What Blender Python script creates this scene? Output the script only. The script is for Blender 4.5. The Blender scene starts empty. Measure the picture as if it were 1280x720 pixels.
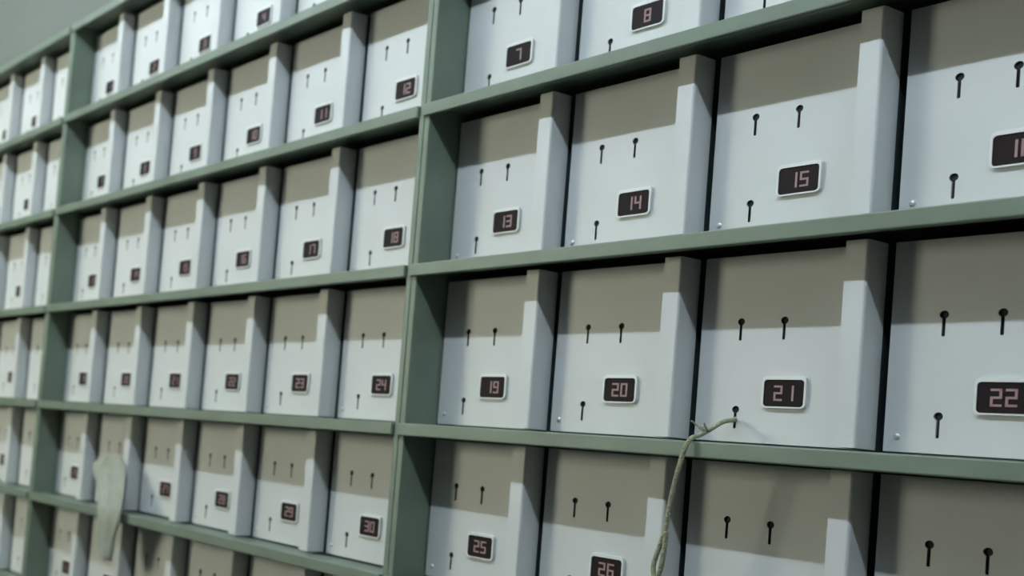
import bpy, bmesh, math, random
from mathutils import Vector, Matrix

random.seed(4)
S = 0.18                 # one box pitch = 18 cm
Z0 = 1.691               # height above the floor of the third shelf of the racks
C = bpy.context.scene.collection
PI = math.pi


def W(x, y, z):          # rack units -> metres
    return Vector((x * S, y * S, z * S + Z0))


# ----------------------------------------------------------------- materials
def nodes_of(name):
    m = bpy.data.materials.new(name)
    m.use_nodes = True
    nt = m.node_tree
    return m, nt, nt.nodes['Principled BSDF']


def paint(name, col, rough=0.5, var=0.06, scale=6.0, bump=0.0, bscale=60.0, metallic=0.0, spec=0.4, stain=None):
    m, nt, b = nodes_of(name)
    tc = nt.nodes.new('ShaderNodeTexCoord')
    geo = nt.nodes.new('ShaderNodeNewGeometry')
    n = nt.nodes.new('ShaderNodeTexNoise')
    n.inputs['Scale'].default_value = scale
    n.inputs['Detail'].default_value = 5
    nt.links.new(geo.outputs['Position'], n.inputs['Vector'])
    r = nt.nodes.new('ShaderNodeValToRGB')
    r.color_ramp.elements[0].position = 0.3
    r.color_ramp.elements[1].position = 0.7
    lo = stain if stain else tuple(c * (1 - var * 2) for c in col)
    r.color_ramp.elements[0].color = (*lo, 1)
    r.color_ramp.elements[1].color = (*col, 1)
    nt.links.new(n.outputs['Fac'], r.inputs['Fac'])
    nt.links.new(r.outputs['Color'], b.inputs['Base Color'])
    b.inputs['Roughness'].default_value = rough
    b.inputs['Metallic'].default_value = metallic
    b.inputs['Specular IOR Level'].default_value = spec
    if bump:
        n2 = nt.nodes.new('ShaderNodeTexNoise')
        n2.inputs['Scale'].default_value = bscale
        nt.links.new(geo.outputs['Position'], n2.inputs['Vector'])
        bp = nt.nodes.new('ShaderNodeBump')
        bp.inputs['Strength'].default_value = bump
        bp.inputs['Distance'].default_value = 0.01
        nt.links.new(n2.outputs['Fac'], bp.inputs['Height'])
        nt.links.new(bp.outputs['Normal'], b.inputs['Normal'])
    return m


def emitter(name, base, col, strength):
    m, nt, b = nodes_of(name)
    b.inputs['Base Color'].default_value = (*base, 1)
    b.inputs['Emission Color'].default_value = (*col, 1)
    b.inputs['Emission Strength'].default_value = strength
    return m


M_WHITE = paint('white_enamel', (0.575, 0.592, 0.61), 0.45, 0.03, 9.0, 0.02, 40)
M_HOUSING = paint('housing_gap_shade', (0.04, 0.062, 0.068), 0.6, 0.05, 9.0)  # near-black colour paints the shade in the gaps around each box
M_GREEN = paint('green_enamel', (0.165, 0.212, 0.17), 0.45, 0.10, 14.0, 0.03, 60)
M_SCREEN = paint('dark_display_glass', (0.012, 0.007, 0.009), 0.6, 0.05, 5.0, spec=0.15)
M_BEZEL = paint('white_plastic', (0.68, 0.69, 0.70), 0.4, 0.02, 9.0)
M_DIGIT = emitter('pink_led_segments', (0.22, 0.15, 0.155), (0.9, 0.5, 0.52), 0.07)
M_HOLE = paint('keyhole_shade', (0.02, 0.022, 0.022), 0.8, 0.05, 9.0)  # darkness of the enclosed box interior, painted onto the shallow keyhole pockets
M_SCREW = paint('zinc_screw', (0.75, 0.75, 0.73), 0.35, 0.05, 30.0, metallic=0.7)
M_CORD = paint('pale_olive_cord', (0.34, 0.345, 0.24), 0.9, 0.15, 120.0, 0.4, 400)
M_RAG = paint('pale_grey_green_cloth', (0.35, 0.37, 0.32), 0.95, 0.08, 60.0, 0.3, 500)
M_WALL = paint('grey_green_plaster', (0.16, 0.178, 0.168), 0.9, 0.03, 3.0, 0.1, 40)
M_WALLW = paint('tan_plaster', (0.18, 0.16, 0.13), 0.9, 0.03, 3.0, 0.1, 40)
M_CEIL = paint('ceiling_grey_paint', (0.30, 0.31, 0.29), 0.9, 0.02, 3.0)
M_FLOOR = paint('dark_concrete', (0.07, 0.065, 0.055), 0.8, 0.10, 4.0, 0.1, 30)
M_LAMP = paint('lamp_white_metal', (0.8, 0.8, 0.8), 0.4, 0.02, 9.0)
M_TUBE = emitter('lit_fluorescent_tube', (0.9, 0.9, 0.9), (0.775, 0.91, 0.985), 110.0)
M_PANE = emitter('daylit_frosted_glass', (0.7, 0.7, 0.66), (1.0, 0.99, 0.72), 18.5)


# ----------------------------------------------------------------- mesh helpers
def new_bm():
    return bmesh.new()


def box(bm, a, b, bev=0.0, seg=2):
    """axis aligned box between corners a and b (metres)"""
    cx = [(a[i] + b[i]) / 2 for i in range(3)]
    sz = [abs(b[i] - a[i]) for i in range(3)]
    t = bmesh.new()
    bmesh.ops.create_cube(t, size=1.0, matrix=Matrix.Translation(cx) @ Matrix.Diagonal((*sz, 1)))
    if bev:
        bmesh.ops.bevel(t, geom=t.edges[:], offset=bev, segments=seg, profile=0.5, affect='EDGES')
    tmp = bpy.data.meshes.new('tmp')
    t.to_mesh(tmp)
    t.free()
    bm.from_mesh(tmp)
    bpy.data.meshes.remove(tmp)


def ubox(bm, a, b, bev=0.0):
    """box given in rack units, relative to a local origin (no Z0)"""
    box(bm, [v * S for v in a], [v * S for v in b], bev * S)


def mesh_from(bm, name, mat, smooth=False):
    bmesh.ops.recalc_face_normals(bm, faces=bm.faces[:])
    me = bpy.data.meshes.new(name)
    bm.to_mesh(me)
    bm.free()
    me.materials.append(mat)
    if smooth:
        for p in me.polygons:
            p.use_smooth = True
    return me


def link(name, me, parent=None, loc=(0, 0, 0)):
    o = bpy.data.objects.new(name, me)
    C.objects.link(o)
    o.location = loc
    if parent:
        o.parent = parent
    return o


def thing(name, label, cat, loc=(0, 0, 0), group=None):
    o = bpy.data.objects.new(name, None)
    o.empty_display_size = 0.03
    C.objects.link(o)
    o.location = loc
    tag(o, label, cat, group)
    return o


def tag(o, label, cat, group=None):
    o['label'] = label
    o['category'] = cat
    if group:
        o['group'] = group


def rounded_rect(x0, x1, z0, z1, r, n=4):
    pts = []
    for cx, cz, a0 in ((x1 - r, z1 - r, 0), (x0 + r, z1 - r, 90), (x0 + r, z0 + r, 180), (x1 - r, z0 + r, 270)):
        for i in range(n + 1):
            a = math.radians(a0 + 90 * i / n)
            pts.append((cx + r * math.cos(a), cz + r * math.sin(a)))
    return pts


def keyhole_outline(cx, cz, R=0.0200, w=0.0076, length=0.100):
    """round head with a slot running down from it"""
    pts = []
    a0 = math.asin(w / R)
    start = -PI / 2 + a0
    end = 1.5 * PI - a0
    n = 14
    for i in range(n + 1):
        a = start + (end - start) * i / n
        pts.append((cx + R * math.cos(a), cz + R * math.sin(a)))
    zb = cz - length
    for i in range(5):
        a = PI + PI * i / 4
        pts.append((cx + w * math.cos(a), zb + w * math.sin(a) * 0.6))
    return pts


def plate(outer, holes, y0, y1):
    """flat sheet with real holes, outlines in the XZ plane, between depths y0 (front) and y1"""
    bm = bmesh.new()
    edges = []
    for loop in [outer] + holes:
        vs = [bm.verts.new((p[0] * S, y0 * S, p[1] * S)) for p in loop]
        for i in range(len(vs)):
            edges.append(bm.edges.new((vs[i], vs[(i + 1) % len(vs)])))
    bmesh.ops.triangle_fill(bm, edges=edges, use_beauty=True, use_dissolve=False)
    r = bmesh.ops.extrude_face_region(bm, geom=bm.faces[:])
    vs = [e for e in r['geom'] if isinstance(e, bmesh.types.BMVert)]
    bmesh.ops.translate(bm, verts=vs, vec=(0, (y1 - y0) * S, 0))
    return bm


def prism(outline, y0, y1):
    bm = bmesh.new()
    f = [bm.verts.new((p[0] * S, y0 * S, p[1] * S)) for p in outline]
    b = [bm.verts.new((p[0] * S, y1 * S, p[1] * S)) for p in outline]
    n = len(outline)
    bm.faces.new(f)
    bm.faces.new(b[::-1])
    for i in range(n):
        bm.faces.new((f[i], b[i], b[(i + 1) % n], f[(i + 1) % n]))
    return bm


def pocket(outline, y0, y1):
    """open-fronted pocket: side walls and a back"""
    bm = bmesh.new()
    f = [bm.verts.new((p[0] * S, y0 * S, p[1] * S)) for p in outline]
    b = [bm.verts.new((p[0] * S, y1 * S, p[1] * S)) for p in outline]
    n = len(outline)
    bm.faces.new(b)
    for i in range(n):
        bm.faces.new((f[i], b[i], b[(i + 1) % n], f[(i + 1) % n]))
    return bm


def tube(pts, rad, n=8, taper=None):
    """swept tube through points (metres), Catmull-Rom smoothed"""
    P = [Vector(p) for p in pts]
    out = []
    for i in range(len(P) - 1):
        p0 = P[max(i - 1, 0)]
        p1, p2 = P[i], P[i + 1]
        p3 = P[min(i + 2, len(P) - 1)]
        for k in range(6):
            t = k / 6
            out.append(0.5 * ((2 * p1) + (-p0 + p2) * t + (2 * p0 - 5 * p1 + 4 * p2 - p3) * t * t
                              + (-p0 + 3 * p1 - 3 * p2 + p3) * t ** 3))
    out.append(P[-1])
    bm = bmesh.new()
    rings = []
    up = Vector((0.3, 1, 0.2)).normalized()
    for i, p in enumerate(out):
        d = (out[min(i + 1, len(out) - 1)] - out[max(i - 1, 0)]).normalized()
        a = d.cross(up).normalized()
        b = d.cross(a).normalized()
        r = rad if taper is None else rad * taper(i / (len(out) - 1))
        rings.append([bm.verts.new(p + a * r * math.cos(2 * PI * k / n) + b * r * math.sin(2 * PI * k / n))
                      for k in range(n)])
    for i in range(len(rings) - 1):
        for k in range(n):
            bm.faces.new((rings[i][k], rings[i][(k + 1) % n], rings[i + 1][(k + 1) % n], rings[i + 1][k]))
    bm.faces.new(rings[0][::-1])
    bm.faces.new(rings[-1])
    return bm


# ----------------------------------------------------------------- layout (rack units)
U = 0.1044               # two posts side by side
POST = 0.0500
D = 0.2914               # depth of the box faces behind the shelf front
DF = 0.137               # depth of the side column's front
SHELF = [3.400, 2.289, 1.168, 0.0, -1.146, -2.239, -3.335, -4.44, -5.545, -6.65, -7.755, -8.86]
LIP = 0.090
DEPTH = 0.93
FLOOR_U = -Z0 / S
LEFT_PITCH = 1.007
NEAR_X = U                                   # first box of near rack starts here
LEFT_X = -6 * LEFT_PITCH
FAR_X = LEFT_X - U - 6.0


# ----------------------------------------------------------------- room
def struct(name, a, b, mat):
    bm = new_bm()
    box(bm, a, b)
    o = link(name, mesh_from(bm, name, mat))
    o['kind'] = 'structure'
    return o


XL, XR, YB, YF, ZC = -4.6, 4.2, 0.178, -2.9, 3.0
struct('floor', (XL - .1, YF - .1, -0.1), (XR + .1, YB + .1, 0), M_FLOOR)
struct('ceiling', (XL - .1, YF - .1, ZC), (XR + .1, YB + .1, ZC + .1), M_CEIL)
struct('wall_back', (XL - .1, YB, 0), (XR + .1, YB + .1, ZC), M_WALL)
WX0, WX1, WZ0, WZ1 = -3.1, -1.95, 1.45, 2.55
bm = new_bm()
box(bm, (XL - .1, YF - .1, 0), (WX0, YF, ZC))
box(bm, (WX1, YF - .1, 0), (XR + .1, YF, ZC))
box(bm, (WX0, YF - .1, 0), (WX1, YF, WZ0))
box(bm, (WX0, YF - .1, WZ1), (WX1, YF, ZC))
o = link('wall_front', mesh_from(bm, 'wall_front', M_WALLW))
o['kind'] = 'structure'
bm = new_bm()
for a, b in (((WX0, WZ0), (WX0 + .05, WZ1)), ((WX1 - .05, WZ0), (WX1, WZ1)), ((WX0, WZ0), (WX1, WZ0 + .05)),
             ((WX0, WZ1 - .05), (WX1, WZ1)), (((WX0 + WX1) / 2 - .02, WZ0), ((WX0 + WX1) / 2 + .02, WZ1))):
    box(bm, (a[0], YF - .07, a[1]), (b[0], YF - .02, b[1]))
win = link('window_1', mesh_from(bm, 'window_frame', M_LAMP))
win['kind'] = 'structure'
bm = new_bm()
box(bm, (WX0 + .03, YF - .052, WZ0 + .03), (WX1 - .03, YF - .046, WZ1 - .03))
link('window_pane', mesh_from(bm, 'window_pane', M_PANE), win)
struct('wall_left', (XL - .1, YF, 0), (XL, YB, ZC), M_WALL)
struct('wall_right', (XR, YF, 0), (XR + .1, YB, ZC), M_WALLW)


# ----------------------------------------------------------------- racks
def rack(x0, x1, label):
    """x0..x1 clear opening in rack units; posts outside of it"""
    t = thing('metal_rack', label, 'rack', (x0 * S, 0, 0), 'green metal racks standing in one row')
    L = x1 - x0

    def sub(name, fn, smooth=False):
        bm = new_bm()
        fn(bm)
        return link(name, mesh_from(bm, name, M_GREEN), t)

    zt = SHELF[0] * S + Z0
    for xa in (-POST, L):
        def post(bm, xa=xa):
            box(bm, (xa * S, 0, 0), ((xa + POST) * S, DEPTH * S, zt + 0.004), 0.0012)
        sub('post', post)
    for z in SHELF:
        def sh(bm, z=z):
            zz = z * S + Z0
            # tray between the posts
            box(bm, (0.001, 0.0, zz - .022 * S), (L * S - 0.001, DEPTH * S - .004, zz), 0.0008)
            # return flange behind the lip: the tray is hollow underneath
            box(bm, (0.001, 0.0, zz - LIP * S), (L * S - 0.001, 0.0035, zz - .02 * S))
            # folded lip running over the left post
            box(bm, (-POST * S - .0005, -0.0045, zz - LIP * S), (L * S - 0.0005, 0.0, zz), 0.0015)
        sub('shelf', sh)

    def back(bm):
        box(bm, (0, (DEPTH - .015) * S, 0.02), (L * S, DEPTH * S, zt - 0.02))
    sub('back_panel', back)
    return t


rack(NEAR_X, NEAR_X + 6.0, 'green metal rack nearest the camera, right of the middle double post')
rack(LEFT_X, 0.0, 'green metal rack left of the middle double post, six boxes wide')
rack(FAR_X, FAR_X + 6.0, 'green metal rack farthest away at the left edge of the photo')

# ----------------------------------------------------------------- the charging box, one mesh per part
X0, X1 = 0.016, 0.974
SC0 = 0.868
holes = [keyhole_outline(0.248, 0.682), keyhole_outline(0.488, 0.682), keyhole_outline(0.250, 0.196)]



def column_bm(h):
    """side column: square on its left, rounded front right edge"""
    bm = new_bm()
    r = 0.014
    prof = [(SC0, D), (SC0, DF)]
    for k in range(5):
        a = -PI / 2 + (PI / 2) * k / 4
        prof.append((X1 - r + r * math.cos(a), DF + r + r * math.sin(a)))
    prof.append((X1, D))
    lo = [bm.verts.new((p[0] * S, p[1] * S, .018 * S)) for p in prof]
    hi = [bm.verts.new((p[0] * S, p[1] * S, h * S)) for p in prof]
    bm.faces.new(lo[::-1])
    bm.faces.new(hi)
    for k in range(len(prof)):
        q = (k + 1) % len(prof)
        bm.faces.new((lo[k], lo[q], hi[q], hi[k]))
    return bm


_shells = {}


def shell(h):
    """housing, front panel and side column for a tier with clear height h"""
    if h not in _shells:
        b = new_bm()
        ubox(b, (X0 + .006, D + .012, 0), (X1 - .006, .80, h - .004), 0.004)
        hs = mesh_from(b, 'housing', M_HOUSING)
        fp = mesh_from(plate([(X0, .018), (X1, .018), (X1, h), (X0, h)], holes, D, D + .0115), 'front_panel', M_WHITE)
        sc_ = mesh_from(column_bm(h), 'side_column', M_WHITE)
        _shells[h] = (hs, fp, sc_)
    return _shells[h]


ME_KEY = []
for h in holes:
    ME_KEY.append(mesh_from(pocket(h, D + .0012, D + .0118), 'keyhole', M_HOLE))
DX0, DX1, DZ0, DZ1 = 0.410, 0.624, 0.218, 0.362
bm = prism(rounded_rect(DX0, DX1, DZ0, DZ1, .018), D - .012, D - .0002)
ME_SCREEN = mesh_from(bm, 'display_screen', M_SCREEN)
bm = plate(rounded_rect(DX0 - .010, DX1 + .010, DZ0 - .008, DZ1 + .020, .026),
           [rounded_rect(DX0, DX1, DZ0, DZ1, .018)], D - .017, D - .0002)
ME_BEZEL = mesh_from(bm, 'bezel', M_BEZEL)
bm = new_bm()
bmesh.ops.create_uvsphere(bm, u_segments=10, v_segments=6, radius=.016 * S,
                          matrix=Matrix.Translation((.076 * S, (D - .001) * S, .092 * S)) @ Matrix.Diagonal((1, .6, 1, 1)))
ME_SCREW = mesh_from(bm, 'screw', M_SCREW, True)

SEG = {'0': 'abcdef', '1': 'bc', '2': 'abged', '3': 'abgcd', '4': 'fgbc', '5': 'afgcd', '6': 'afgedc',
       '7': 'abc', '8': 'abcdefg', '9': 'abcdfg'}
_digits = {}


def digits_mesh(num):
    if num in _digits:
        return _digits[num]
    bm = new_bm()
    s = str(num)
    w, h, th = 0.046, 0.082, 0.0105
    cx = (DX0 + DX1) / 2
    cz = (DZ0 + DZ1) / 2
    pitch = 0.060
    for i, ch in enumerate(s):
        ox = cx + (i - (len(s) - 1) / 2) * pitch - w / 2
        oz = cz - h / 2
        for g in SEG[ch]:
            q = {'a': (0, h - th, w, h), 'd': (0, 0, w, th), 'g': (0, h / 2 - th / 2, w, h / 2 + th / 2),
                 'f': (0, h / 2, th, h), 'e': (0, 0, th, h / 2), 'b': (w - th, h / 2, w, h), 'c': (w - th, 0, w, h / 2)}[g]
            ubox(bm, (ox + q[0], D - .0145, oz + q[1]), (ox + q[2], D - .0122, oz + q[3]))
    me = mesh_from(bm, 'led_digits', M_DIGIT)
    _digits[num] = me
    return me


def make_box(x, tier, num, label, group):
    z = SHELF[tier + 1]
    hs, fp, sc_ = shell(round(SHELF[tier] - z - LIP - .006, 4))
    t = thing('charging_box', label, 'box', W(x, 0, z) + Vector((0, 0, .0004)), group)
    link('housing', hs, t)
    link('front_panel', fp, t)
    link('side_column', sc_, t)
    for me in ME_KEY:
        link('keyhole', me, t)
    d = link('display', ME_SCREEN, t)
    link('bezel', ME_BEZEL, d)
    link('led_digits', digits_mesh(num), d)
    link('screw', ME_SCREW, t)
    return t


ORD = ['first', 'second', 'third', 'fourth', 'fifth', 'sixth', 'seventh']
NEAR_TIER = {1: 'topmost visible tier', 2: 'second visible tier', 3: 'third visible tier',
             4: 'lowest visible tier', 5: 'tier under the lowest visible one'}
for r in range(1, 6):
    for c in range(5):
        num = r * 6 + c + 1
        lab = 'white box numbered %d, %s right of the middle post, %s' % (num, ORD[c], NEAR_TIER[r])
        if (r, c) == (3, 2):
            lab = 'white box numbered 21 with an olive cord tied through its lower slot'
        make_box(NEAR_X + c, r, num, lab, 'numbered white boxes on the near rack')
TIER = ['top tier', 'second tier down', 'third tier down', 'fourth tier down', 'fifth tier down', 'sixth tier down']
for r in range(6):
    for c in range(6):
        num = r * 6 + c + 1
        if c < 3:
            where = '%s right of the far post' % ORD[c]
        elif c == 5:
            where = 'touching the middle post'
        else:
            where = '%s left of the middle post' % ORD[5 - c]
        lab = 'white box on left rack, %s, %s' % (where, TIER[r])
        if (r, c) == (4, 1):
            lab = 'white box half covered by the pale hanging rag, fifth tier down'
        make_box(LEFT_X + c * LEFT_PITCH, r, num, lab, 'numbered white boxes on the left rack')
for r in range(6):
    for c in range(6):
        num = r * 6 + 6 - c
        lab = 'white box on farthest rack, %s left of the far post, %s' % (ORD[c], TIER[r])
        make_box(FAR_X + 5 - c, r, num, lab, 'numbered white boxes on the farthest rack')

# ----------------------------------------------------------------- cord and rag
CORD = [(2.349, 0.3, -0.998), (2.36, 0.27, -1.009), (2.349, 0.2, -1.024), (2.342, 0.1, -1.076), (2.33, 0.035, -1.112), (2.335, -0.03, -1.13), (2.331, -0.065, -1.172), (2.316, -0.07, -1.234), (2.281, -0.065, -1.375), (2.252, -0.06, -1.534), (2.234, -0.055, -1.654), (2.199, -0.055, -1.767), (2.178, -0.05, -1.849), (2.196, -0.055, -1.908), (2.226, -0.06, -1.868), (2.249, -0.07, -1.761), (2.258, -0.075, -1.647)]
FRAY = [(2.35, 0.09, -1.085), (2.334, 0.06, -1.084), (2.311, 0.05, -1.064)]
RAG = [((-4.565, 0.125, -1.701), (-4.213, 0.125, -1.676)), ((-4.726, 0.11, -1.774), (-4.124, 0.11, -1.73)), ((-4.762, 0.09, -1.875), (-4.005, 0.09, -1.813)), ((-4.549, 0.04, -1.998), (-3.909, 0.04, -1.94)), ((-4.377, -0.02, -2.113), (-3.798, -0.02, -2.055)), ((-4.254, -0.065, -2.212), (-3.732, -0.065, -2.155)), ((-4.212, -0.08, -2.283), (-3.708, -0.08, -2.226)), ((-4.163, -0.085, -2.394), (-3.727, -0.085, -2.341)), ((-4.132, -0.08, -2.514), (-3.796, -0.08, -2.47)), ((-4.083, -0.075, -2.631), (-3.832, -0.075, -2.595)), ((-4.02, -0.07, -2.737), (-3.869, -0.07, -2.714))]

t = thing('cord', 'pale olive cord tied through a box slot and looping down over the shelf lip', 'cord', W(*CORD[0]))
base = W(*CORD[0])
me = mesh_from(tube([W(*p) - base for p in CORD], 0.0023, 8), 'cord_strand', M_CORD, True)
link('strand', me, t)
bm = new_bm()
for k, (dx, dz) in enumerate(((0, 0), (.02, .02), (-.015, .03))):
    tmp = bpy.data.meshes.new('tmp')
    b2 = tube([W(FRAY[0][0], FRAY[0][1], FRAY[0][2]) - base, W(FRAY[1][0] + dx, FRAY[1][1], FRAY[1][2] + dz / 2) - base,
               W(FRAY[2][0] + 2 * dx, FRAY[2][1] - .01 * k, FRAY[2][2] + dz) - base], 0.0009, 6)
    b2.to_mesh(tmp)
    b2.free()
    bm.from_mesh(tmp)
    bpy.data.meshes.remove(tmp)
link('frayed_end', mesh_from(bm, 'frayed_end', M_CORD, True), t)


def cloth(rows, ncol=15, sub=5, thick=0.0016):
    """hanging cloth through left/right edge pairs, with vertical folds, as a closed sheet"""
    L = [W(*a) for a, b in rows]
    R_ = [W(*b) for a, b in rows]

    def cr(P, i, t):
        p0, p1, p2, p3 = P[max(i - 1, 0)], P[i], P[i + 1], P[min(i + 2, len(P) - 1)]
        return 0.5 * ((2 * p1) + (-p0 + p2) * t + (2 * p0 - 5 * p1 + 4 * p2 - p3) * t * t
                      + (-p0 + 3 * p1 - 3 * p2 + p3) * t ** 3)
    grid = []
    n = (len(rows) - 1) * sub
    for k in range(n + 1):
        i = min(k // sub, len(rows) - 2)
        t = k / sub - i
        a, b = cr(L, i, t), cr(R_, i, t)
        row = []
        for c in range(ncol):
            s_ = c / (ncol - 1)
            p = a.lerp(b, s_)
            amp = 0.0028 * min(1, k / 8)
            p.y += amp * math.sin(s_ * 15 + k * 0.10) + amp * .5 * math.sin(s_ * 31 + 1.3 + k * .05) - .002
            p.z += 0.003 * math.sin(s_ * 9 + 2) * (1 if k in (0, n) else 0)
            row.append(p)
        grid.append(row)
    bm = bmesh.new()
    F_ = [[bm.verts.new(p) for p in row] for row in grid]
    B_ = [[bm.verts.new(p + Vector((0, thick, 0))) for p in row] for row in grid]
    R2, C2 = len(grid), ncol
    for i in range(R2 - 1):
        for c in range(C2 - 1):
            bm.faces.new((F_[i][c], F_[i + 1][c], F_[i + 1][c + 1], F_[i][c + 1]))
            bm.faces.new((B_[i][c], B_[i][c + 1], B_[i + 1][c + 1], B_[i + 1][c]))
        for c in (0, C2 - 1):
            bm.faces.new((F_[i][c], B_[i][c], B_[i + 1][c], F_[i + 1][c]))
    for i in (0, R2 - 1):
        for c in range(C2 - 1):
            bm.faces.new((F_[i][c], F_[i][c + 1], B_[i][c + 1], B_[i][c]))
    return bm


rag = link('hanging_rag', mesh_from(cloth(RAG), 'hanging_rag', M_RAG, True))
tag(rag, 'pale grey-green rag hanging limply over a shelf lip at lower left', 'rag')


# ----------------------------------------------------------------- lamps
for i, x in enumerate((-1.75, -0.45, 0.85, 2.15)):
    y, z = -5.0 * S, 6.5 * S + Z0
    t = thing('fluorescent_lamp', 'white fluorescent batten lamp on the ceiling above the racks', 'lamp', (x, y, ZC),
              'batten lamps in a line on the ceiling')
    bm = new_bm()
    box(bm, (-.62, -.03, -.05), (.62, .03, 0), .004)
    link('lamp_housing', mesh_from(bm, 'lamp_housing', M_LAMP), t)
    for sx in (-1, 1):
        bm = new_bm()
        box(bm, (sx * .60 - .012, -.016, z - ZC - .018), (sx * .60 + .012, .016, -.048), .003)
        link('lamp_holder', mesh_from(bm, 'lamp_holder', M_LAMP), t)
    bm = new_bm()
    bmesh.ops.create_cone(bm, cap_ends=True, segments=16, radius1=.014, radius2=.014, depth=1.176,
                          matrix=Matrix.Translation((0, 0, z - ZC)) @ Matrix.Rotation(PI / 2, 4, 'Y'))
    link('tube', mesh_from(bm, 'tube', M_TUBE, True), t)

# ----------------------------------------------------------------- camera
cx, cy, cz, yaw, pitch, roll, F, shx, shy = 6.458, -5.834, -1.339, -1.115, 0.036, 0.092, 1.45, -5.584, 1.113
#CAM
f = Vector((math.sin(yaw) * math.cos(pitch), math.cos(yaw) * math.cos(pitch), math.sin(pitch)))
r = Vector((math.cos(yaw), -math.sin(yaw), 0))
u = r.cross(f)
r2 = math.cos(roll) * r + math.sin(roll) * u
u2 = -math.sin(roll) * r + math.cos(roll) * u
cam = bpy.data.cameras.new('camera')
co = bpy.data.objects.new('camera', cam)
C.objects.link(co)
m = Matrix((r2, u2, -f)).transposed().to_4x4()
m.translation = W(cx, cy, cz)
co.matrix_world = m
cam.sensor_fit = 'HORIZONTAL'
cam.sensor_width = 36
cam.lens = F * 1000 / 1280 * 36
cam.shift_x = -shx * 100 / 1280
cam.shift_y = shy * 100 / 1280
cam.clip_start = 0.02
cam.dof.use_dof = True
cam.dof.focus_distance = 1.1
cam.dof.aperture_fstop = 5.8
sc = bpy.context.scene
sc.camera = co

w = bpy.data.worlds.new('world')
sc.world = w
w.use_nodes = True
w.node_tree.nodes['Background'].inputs['Color'].default_value = (0.5, 0.55, 0.55, 1)
w.node_tree.nodes['Background'].inputs['Strength'].default_value = 0.05
sc.view_settings.view_transform = 'Standard'
sc.view_settings.look = 'None'
sc.view_settings.gamma = 1
sc.view_settings.use_curve_mapping = False
sc.view_settings.exposure = 0.0
